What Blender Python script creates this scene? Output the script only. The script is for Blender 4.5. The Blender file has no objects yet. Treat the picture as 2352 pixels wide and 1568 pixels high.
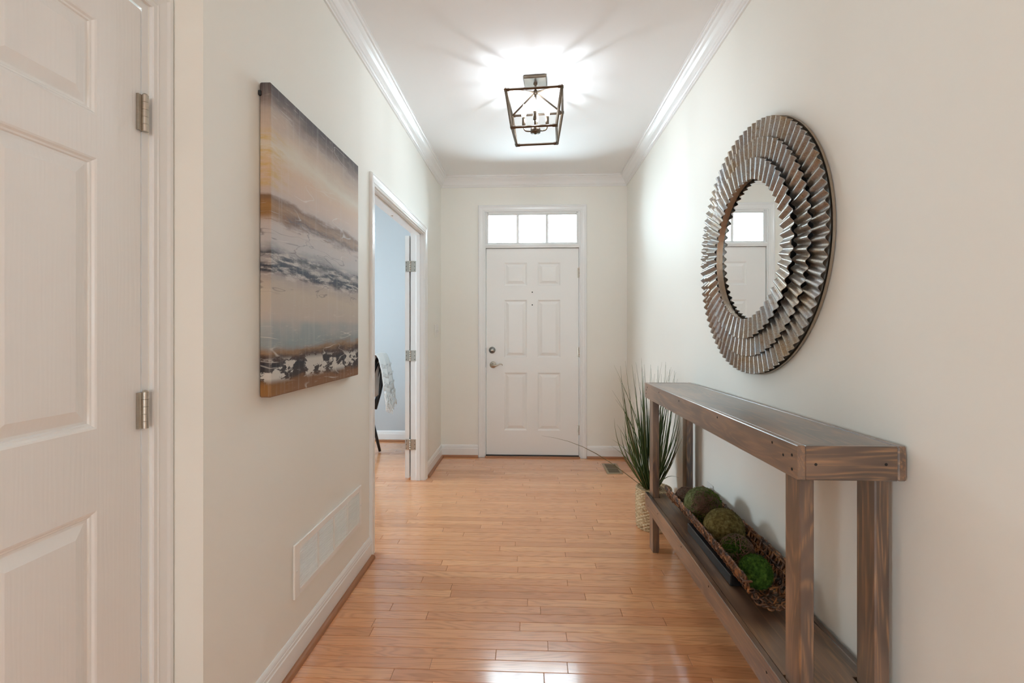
import bpy, bmesh, math, random
from mathutils import Vector, Matrix, noise
random.seed(7)
PI = math.pi
SC = bpy.context.scene
COL = SC.collection

# ------------------------------------------------------------------ camera, world, lights, exposure
F_PX, V0, YAW, CAM_H = 1045.0, 758.0, math.atan(41/1045.0), 1.256
cam_d = bpy.data.cameras.new('camera')
cam_d.sensor_fit = 'HORIZONTAL'; cam_d.sensor_width = 36.0
cam_d.lens = F_PX/2352*36.0
cam_d.shift_y = -(784-V0)/2352
cam_d.clip_start = 0.02
cam = bpy.data.objects.new('camera', cam_d); COL.objects.link(cam)
cam.location = (0, 0, CAM_H); cam.rotation_euler = (PI/2, 0, YAW)
SC.camera = cam

world = bpy.data.worlds.new('world'); SC.world = world; world.use_nodes = True
wb = world.node_tree.nodes['Background']
wb.inputs[0].default_value = (0.78, 0.965, 1.08, 1); wb.inputs[1].default_value = 9.0

BULB_STRENGTH = 440.0
def area(name, loc, rot, sx, sy, power, color):
    d = bpy.data.lights.new(name, 'AREA'); d.shape = 'RECTANGLE'; d.size = sx; d.size_y = sy
    d.energy = power; d.color = color
    o = bpy.data.objects.new(name, d); COL.objects.link(o)
    o.location = loc; o.rotation_euler = rot
    return o
# portals guide the sky light through the window openings (they give no light of their own)
for loc, rot, sx, sy in (((.024, 4.63, 2.265), (-PI/2, 0, 0), .90, .33), ((-3.31, 3.52, 1.45), (0, -PI/2, 0), .86, .86), ((-3.31, -3.0, 1.45), (0, -PI/2, 0), 1.02, 1.02), ((.2, -6.61, 1.5), (PI/2, 0, 0), .92, .92), ((2.61, -1.95, 1.5), (0, PI/2, 0), .42, .42)):
    pt = area('window_portal', loc, rot, sx, sy, 1, (1, 1, 1)); pt.data.cycles.is_portal = True

vs = SC.view_settings
vs.view_transform = 'Standard'; vs.look = 'None'; vs.exposure = 1.80; vs.gamma = 1.0
vs.use_curve_mapping = False
cy = SC.cycles
cy.use_denoising = True
cy.max_bounces = 10; cy.diffuse_bounces = 6; cy.glossy_bounces = 5; cy.transparent_max_bounces = 12
cy.sample_clamp_indirect = 6.0; cy.caustics_reflective = False; cy.caustics_refractive = False

# ------------------------------------------------------------------ helpers
class NT:
    """small node-tree writer"""
    def __init__(s, name):
        s.m = bpy.data.materials.new(name); s.m.use_nodes = True
        s.t = s.m.node_tree; s.b = s.t.nodes['Principled BSDF']; s.out = s.t.nodes['Material Output']
    def n(s, kind, **kw):
        x = s.t.nodes.new(kind)
        for k, v in kw.items():
            if k.startswith('i_'):
                x.inputs[k[2:].replace('_', ' ')].default_value = v
            else: setattr(x, k, v)
        return x
    def l(s, a, b): s.t.links.new(a, b)
    def setv(s, **kw):
        for k, v in kw.items(): s.b.inputs[k.replace('_', ' ')].default_value = v
    def coord(s, which='Object'): return s.n('ShaderNodeTexCoord').outputs[which]
    def mapping(s, vec, scale=(1,1,1), loc=(0,0,0), rot=(0,0,0)):
        m = s.n('ShaderNodeMapping'); m.inputs['Scale'].default_value = scale
        m.inputs['Location'].default_value = loc; m.inputs['Rotation'].default_value = rot
        s.l(vec, m.inputs['Vector']); return m.outputs[0]
    def noise(s, vec, scale=5, detail=3, rough=.5, dist=0):
        x = s.n('ShaderNodeTexNoise'); x.inputs['Scale'].default_value = scale
        x.inputs['Detail'].default_value = detail; x.inputs['Roughness'].default_value = rough
        x.inputs['Distortion'].default_value = dist
        s.l(vec, x.inputs['Vector']); return x.outputs['Fac']
    def math(s, op, a, b=None, c=None, clamp=False):
        x = s.n('ShaderNodeMath', operation=op, use_clamp=clamp)
        for i, v in enumerate((a, b, c)):
            if v is None: continue
            if isinstance(v, (int, float)): x.inputs[i].default_value = v
            else: s.l(v, x.inputs[i])
        return x.outputs[0]
    def ramp(s, fac, stops, interp='LINEAR'):
        x = s.n('ShaderNodeValToRGB'); cr = x.color_ramp; cr.interpolation = interp
        while len(cr.elements) < len(stops): cr.elements.new(0.5)
        for e, (p, c) in zip(cr.elements, stops):
            e.position = p; e.color = (c[0], c[1], c[2], 1) if not isinstance(c, (int, float)) else (c, c, c, 1)
        s.l(fac, x.inputs[0]); return x.outputs[0]
    def mix(s, fac, a, b, blend='MIX'):
        x = s.n('ShaderNodeMix', data_type='RGBA', blend_type=blend)
        for i, v in ((0, fac), (6, a), (7, b)):
            if isinstance(v, (int, float)): x.inputs[i].default_value = v
            elif isinstance(v, tuple): x.inputs[i].default_value = (v[0], v[1], v[2], 1)
            else: s.l(v, x.inputs[i])
        return x.outputs[2]
    def bump(s, h, strength=.2, dist=.002):
        x = s.n('ShaderNodeBump'); x.inputs['Strength'].default_value = strength
        x.inputs['Distance'].default_value = dist
        s.l(h, x.inputs['Height']); s.l(x.outputs[0], s.b.inputs['Normal'])
    def color(s, c): s.l(c, s.b.inputs['Base Color'])

class MB:
    """collects geometry in world (or local) coordinates, build() links ONE mesh object"""
    def __init__(s): s.v = []; s.f = []; s.sm = []; s.rnd = None
    def add(s, vs, fs, smooth=False):
        o = len(s.v); s.v += [tuple(p) for p in vs]
        s.f += [tuple(i+o for i in f) for f in fs]; s.sm += [smooth]*len(fs)
        return s
    def box(s, x0, x1, y0, y1, z0, z1):
        vs = [(x, y, z) for x in (x0, x1) for y in (y0, y1) for z in (z0, z1)]
        return s.add(vs, [(0,1,3,2), (4,6,7,5), (0,4,5,1), (2,3,7,6), (0,2,6,4), (1,5,7,3)])
    def cbox(s, x0, x1, y0, y1, z0, z1, b=.002):
        """chamfered box"""
        X = (x0, x1); Y = (y0, y1); Z = (z0, z1); idx = {}; vs = []
        for i in (0, 1):
            for j in (0, 1):
                for k in (0, 1):
                    sx, sy, sz = (1, -1)[i]*b, (1, -1)[j]*b, (1, -1)[k]*b
                    for a, p in enumerate(((X[i], Y[j]+sy, Z[k]+sz), (X[i]+sx, Y[j], Z[k]+sz), (X[i]+sx, Y[j]+sy, Z[k]))):
                        idx[i, j, k, a] = len(vs); vs.append(p)
        g = lambda i, j, k, a: idx[i, j, k, a]
        fs = []
        for i in (0, 1):
            fs.append([g(i,0,0,0), g(i,1,0,0), g(i,1,1,0), g(i,0,1,0)])
            fs.append([g(0,i,0,1), g(1,i,0,1), g(1,i,1,1), g(0,i,1,1)])
            fs.append([g(0,0,i,2), g(1,0,i,2), g(1,1,i,2), g(0,1,i,2)])
        for i in (0, 1):
            for j in (0, 1):
                fs.append([g(i,j,0,0), g(i,j,1,0), g(i,j,1,1), g(i,j,0,1)])
                fs.append([g(i,0,j,0), g(i,1,j,0), g(i,1,j,2), g(i,0,j,2)])
                fs.append([g(0,i,j,1), g(1,i,j,1), g(1,i,j,2), g(0,i,j,2)])
        for i in (0, 1):
            for j in (0, 1):
                for k in (0, 1): fs.append([g(i,j,k,0), g(i,j,k,1), g(i,j,k,2)])
        return s.add(vs, fs)
    def tube(s, pts, r, n=8, caps=True, smooth=True, taper=None):
        pts = [Vector(p) for p in pts]; m = len(pts); vs = []; up = None
        for i, p in enumerate(pts):
            t = (pts[min(i+1, m-1)]-pts[max(i-1, 0)])
            t = t.normalized() if t.length > 1e-9 else Vector((0, 0, 1))
            if up is None:
                up = Vector((0, 0, 1)) if abs(t.z) < .9 else Vector((1, 0, 0))
            a = t.cross(up)
            if a.length < 1e-6: a = t.cross(Vector((.3, .8, .2)))
            a.normalize(); b = a.cross(t).normalized(); up = b
            rr = r if taper is None else r*taper(i/(m-1))
            for k in range(n):
                w = 2*PI*k/n
                vs.append(p+a*(rr*math.cos(w))+b*(rr*math.sin(w)))
        fs = [(i*n+k, i*n+(k+1) % n, (i+1)*n+(k+1) % n, (i+1)*n+k) for i in range(m-1) for k in range(n)]
        if caps: fs += [tuple(range(n))[::-1], tuple((m-1)*n+k for k in range(n))]
        return s.add(vs, fs, smooth)
    def bar(s, p, q, w):
        """square bar between two points"""
        return s.tube([p, q], w*.7071, 4, True, False)
    def lathe(s, c, axis, prof, n=24, smooth=True):
        """prof: (distance along axis, radius) from c"""
        c = Vector(c); ax = Vector(axis).normalized()
        a = ax.cross(Vector((0, 0, 1)) if abs(ax.z) < .9 else Vector((1, 0, 0))).normalized(); b = ax.cross(a)
        vs = []
        for h, r in prof:
            for k in range(n):
                w = 2*PI*k/n; vs.append(c+ax*h+a*(r*math.cos(w))+b*(r*math.sin(w)))
        m = len(prof)
        fs = [(i*n+k, i*n+(k+1) % n, (i+1)*n+(k+1) % n, (i+1)*n+k) for i in range(m-1) for k in range(n)]
        fs += [tuple(range(n)), tuple((m-1)*n+k for k in range(n))]
        return s.add(vs, fs, smooth)
    def strip(s, polylines, close=True, smooth=False):
        """skin between consecutive polylines; with close, also last to first and caps at both ends"""
        m = len(polylines); n = len(polylines[0]); vs = [p for pl in polylines for p in pl]; fs = []
        for i in range(m if close else m-1):
            j = (i+1) % m
            for k in range(n-1): fs.append((i*n+k, i*n+k+1, j*n+k+1, j*n+k))
        if close: fs += [tuple(i*n for i in range(m)), tuple(i*n+n-1 for i in range(m))[::-1]]
        return s.add(vs, fs, smooth)
    def build(s, name, mat, parent=None, origin=None, local=False):
        me = bpy.data.meshes.new(name)
        if origin is None:
            origin = Vector((0, 0, 0))
            if parent is not None and not local:
                p = parent
                while p is not None: origin = origin+p.location; p = p.parent
        else: origin = Vector(origin)
        me.from_pydata([tuple(Vector(p)-origin) for p in s.v], [], s.f)
        me.polygons.foreach_set('use_smooth', s.sm)
        if s.rnd:
            at = me.attributes.new('rnd', 'FLOAT', 'FACE'); at.data.foreach_set('value', s.rnd)
        bm = bmesh.new(); bm.from_mesh(me); bmesh.ops.recalc_face_normals(bm, faces=bm.faces); bm.to_mesh(me); bm.free()
        me.materials.append(mat); me.update()
        o = bpy.data.objects.new(name, me); COL.objects.link(o)
        if parent is not None:
            o.parent = parent
            q = Vector((0, 0, 0)); p = parent
            while p is not None: q = q+p.location; p = p.parent
            if not local: o.location = origin-q
        else: o.location = origin
        return o

def tag(o, label=None, cat=None, group=None, kind=None):
    if label: o['label'] = label
    if cat: o['category'] = cat
    if group: o['group'] = group
    if kind: o['kind'] = kind
    return o
def struct(o, label, cat): return tag(o, label, cat, kind='structure')
def thing(name, label, cat, loc, rz=0, group=None):
    o = bpy.data.objects.new(name, None); COL.objects.link(o)
    o.location = loc; o.rotation_euler = (0, 0, rz); o.empty_display_size = .05
    return tag(o, label, cat, group)

# ------------------------------------------------------------------ materials
def plain(name, col, rough=.5, metal=0.0, coat=0.0, bump=None, spec=.5):
    k = NT(name); k.setv(Base_Color=(*col, 1), Roughness=rough, Metallic=metal)
    k.b.inputs['Coat Weight'].default_value = coat; k.b.inputs['Specular IOR Level'].default_value = spec
    if bump: k.bump(k.noise(k.coord(), bump[0], 3), bump[1], bump[2])
    return k.m
def painted(name, col, rough, var=.02, bs=220, bstr=.06, spec=.5):
    k = NT(name); c = k.coord()
    v = k.noise(c, 1.3, 2)
    k.color(k.mix(v, tuple(x*(1-var) for x in col), tuple(min(1, x*(1+var)) for x in col)))
    k.setv(Roughness=rough); k.b.inputs['Specular IOR Level'].default_value = spec; k.bump(k.noise(c, bs, 2), bstr, .0006)
    return k.m
M_wall = painted('cream_wall_paint', (.855, .832, .768), .62, spec=.25)
M_ceil = painted('ceiling_paint', (.88, .88, .875), .8)
M_trim = painted('white_trim_enamel', (.83, .825, .81), .22, .01, 40, .03)
M_office = painted('blue_grey_wall_paint', (.52, .545, .56), .6, spec=.25)
M_black = plain('black_paint', (.012, .013, .015), .35)
M_blackbox = plain('black_lacquer', (.014, .014, .016), .42, bump=(120, .08, .0006))
M_dark = plain('dark_gap', (.01, .009, .008), .8)
M_plate = plain('white_plastic', (.80, .78, .74), .3)
M_rubber = plain('dark_bronze_threshold', (.03, .026, .024), .4, .5)
M_grille = plain('white_enamel_steel', (.88, .86, .82), .35)

def door_mat(name, axis):
    k = NT(name); c = k.coord()
    sc = (1, 9, .9) if axis == 'z' else (1, .9, 9)
    w = k.n('ShaderNodeTexWave', bands_direction='Y' if axis == 'z' else 'Z')
    w.inputs['Scale'].default_value = 3.2; w.inputs['Distortion'].default_value = 9; w.inputs['Detail'].default_value = 3
    w.inputs['Detail Scale'].default_value = 1.2
    k.l(k.mapping(c, sc), w.inputs['Vector'])
    f = k.noise(k.mapping(c, (3, 260, 8) if axis == 'z' else (3, 8, 260)), 1, 3)
    h = k.math('ADD', k.math('MULTIPLY', w.outputs['Fac'], .6), k.math('MULTIPLY', f, .7))
    k.setv(Base_Color=(.86, .845, .82, 1), Roughness=.27); k.bump(h, .17, .0010)
    return k.m
M_door_grain = door_mat('white_woodgrain_door', 'z')
M_door_steel = painted('white_steel_door', (.85, .835, .805), .33, .01, 60, .03)

def metal(name, col, rough, var=0, brushed=False):
    k = NT(name); k.setv(Metallic=1.0, Roughness=rough); c = k.coord()
    n = k.noise(k.mapping(c, (30, 30, 400) if brushed else (1, 1, 1)), 1 if brushed else 60, 3)
    k.color(k.mix(n, tuple(x*.85 for x in col), tuple(min(1, x*1.1) for x in col)))
    return k.m
M_nickel = metal('satin_nickel', (.50, .455, .39), .3, brushed=True)
M_pewter = metal('aged_pewter', (.36, .36, .35), .32, brushed=True)
M_bronze = metal('brushed_bronze', (.150, .115, .085), .36, brushed=True)
M_steel_dark = metal('dark_steel', (.10, .10, .105), .35)
M_register = metal('champagne_metal', (.50, .42, .30), .4)
M_register_in = plain('register_louver', (.24, .19, .125), .5, .3)

def oak():
    k = NT('golden_oak_strip')
    oi = k.n('ShaderNodeObjectInfo').outputs['Random']
    at = k.n('ShaderNodeAttribute', attribute_name='rnd').outputs['Fac']
    r = k.math('FRACT', k.math('ADD', oi, at))
    c = k.coord()
    off = k.n('ShaderNodeCombineXYZ')
    k.l(k.math('MULTIPLY', r, 37.0), off.inputs[0]); k.l(k.math('MULTIPLY', r, 11.0), off.inputs[1])
    ad = k.n('ShaderNodeVectorMath', operation='ADD'); k.l(c, ad.inputs[0]); k.l(off.outputs[0], ad.inputs[1])
    p = ad.outputs[0]
    # cathedral figure: contour lines of a stretched noise field
    fig = k.noise(k.mapping(p, (1.5, 15, 1)), 1, 2.0, .5, .3)
    lines = k.math('SINE', k.math('MULTIPLY', fig, 85.0))
    lines = k.math('POWER', k.math('MULTIPLY_ADD', lines, .5, .5), 2.2)
    pores = k.noise(k.mapping(p, (9, 420, 1)), 1, 3, .6)
    pores = k.ramp(pores, [(.42, 0.0), (.62, 1.0)])
    tone = k.ramp(r, [(0, (.66, .285, .130)), (.22, (.82, .385, .180)), (.45, (.73, .320, .146)), (.7, (.87, .44, .21)), (.85, (.78, .345, .160)), (1, (.60, .245, .108))], 'LINEAR')
    blotch = k.noise(k.mapping(p, (1.2, 6, 1)), 1, 2)
    tone = k.mix(k.math('MULTIPLY', blotch, .30), tone, (.87, .42, .17))
    dark = k.mix(.62, tone, (.25, .085, .032))
    amt = k.math('MULTIPLY', lines, k.math('MULTIPLY_ADD', pores, .45, .22))
    k.color(k.mix(k.math('MULTIPLY', amt, .85), tone, dark))
    k.setv(Roughness=.26); k.b.inputs['Coat Weight'].default_value = 1.0; k.b.inputs['Coat Roughness'].default_value = .13; k.b.inputs['Coat IOR'].default_value = 1.6
    wv = k.noise(k.mapping(p, (5, 18, 1)), 1, 2)
    k.bump(k.math('ADD', k.math('MULTIPLY', lines, .05), k.math('MULTIPLY', wv, .6)), .16, .0016)
    return k.m
M_oak = oak()
def shoe_mat():
    k = NT('oak_shoe_moulding'); c = k.coord()
    n = k.noise(k.mapping(c, (6, 6, 60)), 1, 3)
    k.color(k.mix(n, (.30, .115, .045), (.42, .18, .075))); k.setv(Roughness=.3)
    return k.m
M_shoe = shoe_mat()

def stained(axis):
    """dark walnut-stained pine; grain runs along axis"""
    k = NT('walnut_stained_pine_'+axis); c = k.coord()
    oi = k.n('ShaderNodeObjectInfo').outputs['Random']
    off = k.n('ShaderNodeCombineXYZ')
    for i in range(3): k.l(k.math('MULTIPLY', oi, 7.0+3*i), off.inputs[i])
    ad = k.n('ShaderNodeVectorMath', operation='ADD'); k.l(c, ad.inputs[0]); k.l(off.outputs[0], ad.inputs[1])
    p = ad.outputs[0]
    i = 'xyz'.index(axis)
    def sc(a, b): v = [b, b, b]; v[i] = a; return tuple(v)
    fig = k.noise(k.mapping(p, sc(1.1, 9)), 1, 2, .5, .5)
    lines = k.math('MULTIPLY_ADD', k.math('SINE', k.math('MULTIPLY', fig, 95.0)), .5, .5)
    fine = k.noise(k.mapping(p, sc(7, 170)), 1, 3, .6)
    blot = k.noise(k.mapping(p, sc(2.2, 8)), 1, 3, .55)
    base = k.ramp(blot, [(.32, (.026, .015, .010)), (.5, (.100, .056, .034)), (.68, (.235, .135, .080))])
    light = k.mix(.66, base, (.36, .185, .078))
    amt = k.math('MULTIPLY', k.math('POWER', lines, 2.0), k.ramp(fine, [(.40, .05), (.62, 1.0)]))
    col = k.mix(amt, base, light)
    # knots
    vo = k.n('ShaderNodeTexVoronoi'); vo.inputs['Scale'].default_value = 1.0
    k.l(k.mapping(p, sc(3.2, 7.5)), vo.inputs['Vector'])
    kn = k.ramp(vo.outputs['Distance'], [(.05, 1.0), (.17, 0.0)])
    col = k.mix(k.math('MULTIPLY', kn, .8), col, (.030, .013, .007))
    k.color(col); k.setv(Roughness=.40)
    k.b.inputs['Coat Weight'].default_value = 1.0; k.b.inputs['Coat Roughness'].default_value = .30; k.b.inputs['Coat IOR'].default_value = 1.6
    k.bump(k.math('ADD', k.math('MULTIPLY', lines, .3), k.math('MULTIPLY', fine, .6)), .22, .0012)
    return k.m
M_wx, M_wy, M_wz = stained('x'), stained('y'), stained('z')
def endgrain():
    k = NT('stained_end_grain'); c = k.coord()
    n = k.noise(c, 90, 3)
    k.color(k.mix(n, (.040, .022, .012), (.085, .048, .026))); k.setv(Roughness=.6); k.bump(n, .2, .001)
    return k.m

def galv():
    k = NT('weathered_galvanised_steel'); c = k.coord()
    big = k.noise(c, 9, 3); sp = k.noise(c, 260, 3, .7); med = k.noise(c, 70, 3, .6)
    patina = k.math('MULTIPLY_ADD', big, 2.2, k.math('MULTIPLY_ADD', med, 1.2, -1.22), clamp=True)
    col = k.mix(patina, (.33, .345, .365), (.335, .245, .15))
    col = k.mix(k.ramp(med, [(.58, 0.0), (.72, .55)]), col, (.15, .12, .09))
    col = k.mix(k.ramp(sp, [(.55, 0.0), (.68, .7)]), col, (.70, .67, .61))
    k.color(col); k.setv(Metallic=.8)
    k.l(k.math('MULTIPLY_ADD', sp, .25, .22), k.b.inputs['Roughness'])
    k.bump(sp, .08, .001)
    return k.m
M_galv = galv()
M_rim = metal('tan_steel_hoop', (.42, .36, .29), .38)
M_mirror = plain('silvered_glass', (.93, .94, .94), .01, 1.0)

def glass():
    k = NT('clear_window_glass')
    tr = k.n('ShaderNodeBsdfTransparent'); tr.inputs[0].default_value = (.96, .98, .98, 1)
    gl = k.n('ShaderNodeBsdfGlossy'); gl.inputs['Roughness'].default_value = .02
    fr = k.n('ShaderNodeFresnel'); fr.inputs[0].default_value = 1.45
    mx = k.n('ShaderNodeMixShader'); k.l(fr.outputs[0], mx.inputs[0]); k.l(tr.outputs[0], mx.inputs[1]); k.l(gl.outputs[0], mx.inputs[2])
    k.l(mx.outputs[0], k.out.inputs[0]); return k.m
M_glass = glass()
def emit(name, col, s):
    k = NT(name); k.setv(Base_Color=(1, 1, 1, 1)); k.b.inputs['Emission Color'].default_value = (*col, 1)
    k.b.inputs['Emission Strength'].default_value = s; return k.m
M_core = emit('glowing_filament', (.86, .958, 1.05), BULB_STRENGTH)
def bulb_glass():
    k = NT('lit_candle_bulb')
    tr = k.n('ShaderNodeBsdfTransparent'); em = k.n('ShaderNodeEmission'); em.inputs[0].default_value = (1, .97, .92, 1); em.inputs[1].default_value = 4.0
    mx = k.n('ShaderNodeMixShader'); mx.inputs[0].default_value = .3
    k.l(tr.outputs[0], mx.inputs[1]); k.l(em.outputs[0], mx.inputs[2]); k.l(mx.outputs[0], k.out.inputs[0]); return k.m
M_bulb = bulb_glass()

def moss(name, a, b, c3, scale=70):
    k = NT(name); c = k.coord()
    n = k.noise(c, scale, 4, .7); n2 = k.noise(c, 14, 3)
    col = k.ramp(n, [(.34, a), (.52, b), (.68, c3)])
    k.color(k.mix(k.math('MULTIPLY', n2, .5), col, a)); k.setv(Roughness=.95)
    k.b.inputs['Specular IOR Level'].default_value = .1
    k.bump(n, .9, .006); return k.m
M_moss_green = moss('bright_green_moss', (.018, .040, .006), (.060, .125, .016), (.14, .235, .035))
M_moss_olive = moss('olive_brown_moss', (.070, .050, .014), (.150, .120, .040), (.24, .205, .085))
M_moss_sage = moss('sage_moss', (.050, .055, .018), (.125, .135, .055), (.20, .215, .105))
M_moss_lime = moss('lime_moss_tuft', (.045, .075, .010), (.13, .20, .025), (.25, .34, .06))
def fib(name, a, b, rough=.6):
    k = NT(name); c = k.coord(); n = k.noise(c, 45, 3)
    k.color(k.mix(n, a, b)); k.setv(Roughness=rough); return k.m
M_twig = fib('brown_twig', (.060, .030, .018), (.22, .120, .070), .7)
M_wicker = NT('brown_willow_cane')
_n = M_wicker.noise(M_wicker.coord(), 38, 3)
M_wicker.color(M_wicker.ramp(_n, [(.36, (.030, .013, .008)), (.5, (.13, .052, .021)), (.66, (.36, .155, .055))])); M_wicker.setv(Roughness=.33)
M_wicker = M_wicker.m
M_grass = NT('dark_reed_green')
_oi = M_grass.n('ShaderNodeObjectInfo').outputs['Random']
_n = M_grass.noise(M_grass.mapping(M_grass.coord(), (40, 40, 6)), 1, 3)
_c = M_grass.ramp(_oi, [(0, (.018, .042, .013)), (.40, (.055, .105, .026)), (.75, (.11, .16, .042)), (1, (.19, .11, .040))])
M_grass.color(M_grass.mix(M_grass.math('MULTIPLY', _n, .5), _c, (.075, .105, .030))); M_grass.setv(Roughness=.42)
M_grass = M_grass.m
M_sea = NT('seagrass_weave')
_c = M_sea.coord(); _n = M_sea.noise(M_sea.mapping(_c, (60, 60, 170)), 1, 3, .7); _b = M_sea.noise(_c, 16, 2)
_n = M_sea.math('ADD', M_sea.math('MULTIPLY', _n, .75), M_sea.math('MULTIPLY', _b, .3))
M_sea.color(M_sea.ramp(_n, [(.36, (.16, .085, .038)), (.46, (.42, .28, .14)), (.58, (.62, .46, .27)), (.72, (.76, .64, .45))])); M_sea.setv(Roughness=.6)
M_sea = M_sea.m
M_fabric = NT('white_knit_throw')
_c = M_fabric.coord(); M_fabric.setv(Base_Color=(.70, .69, .67, 1), Roughness=.95)
M_fabric.bump(M_fabric.noise(_c, 160, 3), .6, .004); M_fabric = M_fabric.m
M_side_canvas = None

def art():
    """abstract banded landscape: colour follows the height on the canvas"""
    k = NT('abstract_painted_canvas'); c = k.coord('Object')
    sp = k.n('ShaderNodeSeparateXYZ'); k.l(c, sp.inputs[0])
    y, z = sp.outputs[1], sp.outputs[2]              # y 0..0.76 along the wall, z 0..1.03 up
    t = k.math('SUBTRACT', 1.0, k.math('DIVIDE', z, 1.03))   # 0 top .. 1 bottom
    n1 = k.noise(k.mapping(c, (4, 4, 9)), 1, 5, .6); n2 = k.noise(k.mapping(c, (9, 9, 45)), 1, 5, .7)
    tt = k.math('ADD', t, k.math('MULTIPLY_ADD', n1, .075, -.0375))
    tt = k.math('ADD', tt, k.math('MULTIPLY_ADD', n2, .045, -.0225))
    S = [(0, (.075, .060, .060)), (.022, (.10, .078, .075)), (.05, (.19, .145, .13)), (.085, (.40, .32, .27)), (.14, (.56, .44, .34)),
         (.19, (.64, .57, .46)), (.25, (.62, .45, .32)), (.31, (.57, .43, .34)), (.345, (.50, .40, .34)), (.365, (.20, .105, .050)),
         (.39, (.34, .20, .11)), (.41, (.15, .080, .048)), (.435, (.52, .43, .38)), (.50, (.48, .445, .43)), (.525, (.30, .28, .28)), (.54, (.06, .062, .075)),
         (.56, (.40, .36, .34)), (.575, (.035, .042, .060)), (.595, (.05, .052, .065)), (.61, (.38, .32, .29)), (.66, (.52, .44, .35)), (.73, (.50, .43, .37)),
         (.78, (.41, .39, .37)), (.825, (.27, .295, .29)), (.85, (.28, .165, .09)), (.87, (.085, .050, .038)), (.90, (.028, .026, .032)),
         (.945, (.05, .034, .030)), (.965, (.20, .095, .042)), (1.0, (.25, .125, .06))]
    col = k.ramp(tt, S)
    # broken light patches in the dark bands
    def band(lo, hi):
        return k.math('MULTIPLY', k.ramp(t, [(lo-.012, 0.0), (lo+.008, 1.0)]), k.ramp(t, [(hi-.008, 1.0), (hi+.012, 0.0)]))
    pa = k.noise(k.mapping(c, (7, 7, 16), (3.1, 0, .7)), 1, 6, .66)
    pm = k.ramp(pa, [(.535, 0.0), (.56, 1.0)])
    col = k.mix(k.math('MULTIPLY', k.math('MULTIPLY', pm, band(.885, .95)), .85), col, (.66, .62, .56))
    col = k.mix(k.math('MULTIPLY', k.math('MULTIPLY', k.ramp(n2, [(.5, 0.0), (.6, 1.0)]), band(.52, .62)), .75), col, (.58, .52, .48))
    pb = k.noise(k.mapping(c, (5, 5, 60), (1, 4, 2)), 1, 6, .75)
    col = k.mix(k.math('MULTIPLY', k.math('MULTIPLY', k.ramp(pb, [(.53, 0.0), (.6, 1.0)]), band(.545, .60)), .9), col, (.030, .038, .058))
    col = k.mix(k.math('MULTIPLY', k.math('MULTIPLY', k.ramp(pb, [(.5, 0.0), (.62, 1.0)]), band(.36, .44)), .8), col, (.20, .11, .06))
    # yellow wash on the near return, orange at its foot
    side = k.ramp(y, [(.0, 1.0), (.16, 0.0)])
    yw = k.math('MULTIPLY', side, k.math('MULTIPLY', band(.15, .33), k.ramp(n2, [(.4, 0.0), (.62, .75)])))
    col = k.mix(yw, col, (.56, .36, .09))
    og = k.math('MULTIPLY', side, k.math('MULTIPLY', band(.375, .43), .6)); col = k.mix(og, col, (.36, .17, .035))
    og = k.math('MULTIPLY', side, k.math('MULTIPLY', band(.955, 1.0), .6)); col = k.mix(og, col, (.33, .15, .03))
    tl = k.math('MULTIPLY', k.ramp(k.noise(k.mapping(c, (5, 5, 4)), 1, 3), [(.42, 0.0), (.6, .7)]), band(.76, .845)); col = k.mix(tl, col, (.27, .33, .34))
    # vertical scraped veil
    st = k.noise(k.mapping(c, (48, 48, 2.6)), 1, 4, .65)
    col = k.mix(k.ramp(st, [(.52, 0.0), (.80, .26)]), col, (.62, .59, .56))
    sc = k.noise(k.mapping(c, (14, 14, 120)), 1, 4, .7)
    col = k.mix(k.ramp(sc, [(.60, 0.0), (.72, .35)]), col, (.64, .58, .52))
    lnz = k.math('ABSOLUTE', k.math('SUBTRACT', k.noise(k.mapping(c, (1.5, 1.5, 11), (0, 2, 5)), 1, 2, .5, .6), .5))
    scr = k.math('MULTIPLY', k.ramp(lnz, [(.0, 1.0), (.008, 0.0)]), k.ramp(k.noise(k.mapping(c, (6, 6, 6), (4, 1, 1)), 1, 2), [(.50, 0.0), (.60, .75)]))
    col = k.mix(scr, col, (.68, .63, .57))
    lnd = k.math('ABSOLUTE', k.math('SUBTRACT', k.noise(k.mapping(c, (2.5, 2.5, 11), (7, 2, 1)), 1, 3, .6, .4), .5))
    scd = k.math('MULTIPLY', k.math('MULTIPLY', k.ramp(lnd, [(.0, 1.0), (.010, 0.0)]), band(.40, .66)), .6)
    col = k.mix(scd, col, (.09, .075, .075))
    k.color(col); k.setv(Roughness=.6); k.b.inputs['Specular IOR Level'].default_value = .3
    k.bump(k.math('ADD', k.noise(c, 330, 2), k.math('MULTIPLY', n2, .8)), .25, .001)
    return k.m
M_art = art()

# ------------------------------------------------------------------ room constants
XL, XR, YB, ZC = -.885, .95, 4.50, 2.770       # hall side walls, front-door wall, ceiling
XD, YD = -.982, 1.20                            # closet-door wall and the return face
WT = .105
OY0, OY1, OZ = 2.545, 3.775, 2.062              # office doorway (clear of jambs)
XOFF = XL-WT                                    # office side of the left wall
FDX0, FDX1, FDZ0, FDZ1 = -.436, .483, .022, 2.064   # front door slab
TRZ0, TRZ1 = 2.107, 2.422                       # transom

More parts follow.
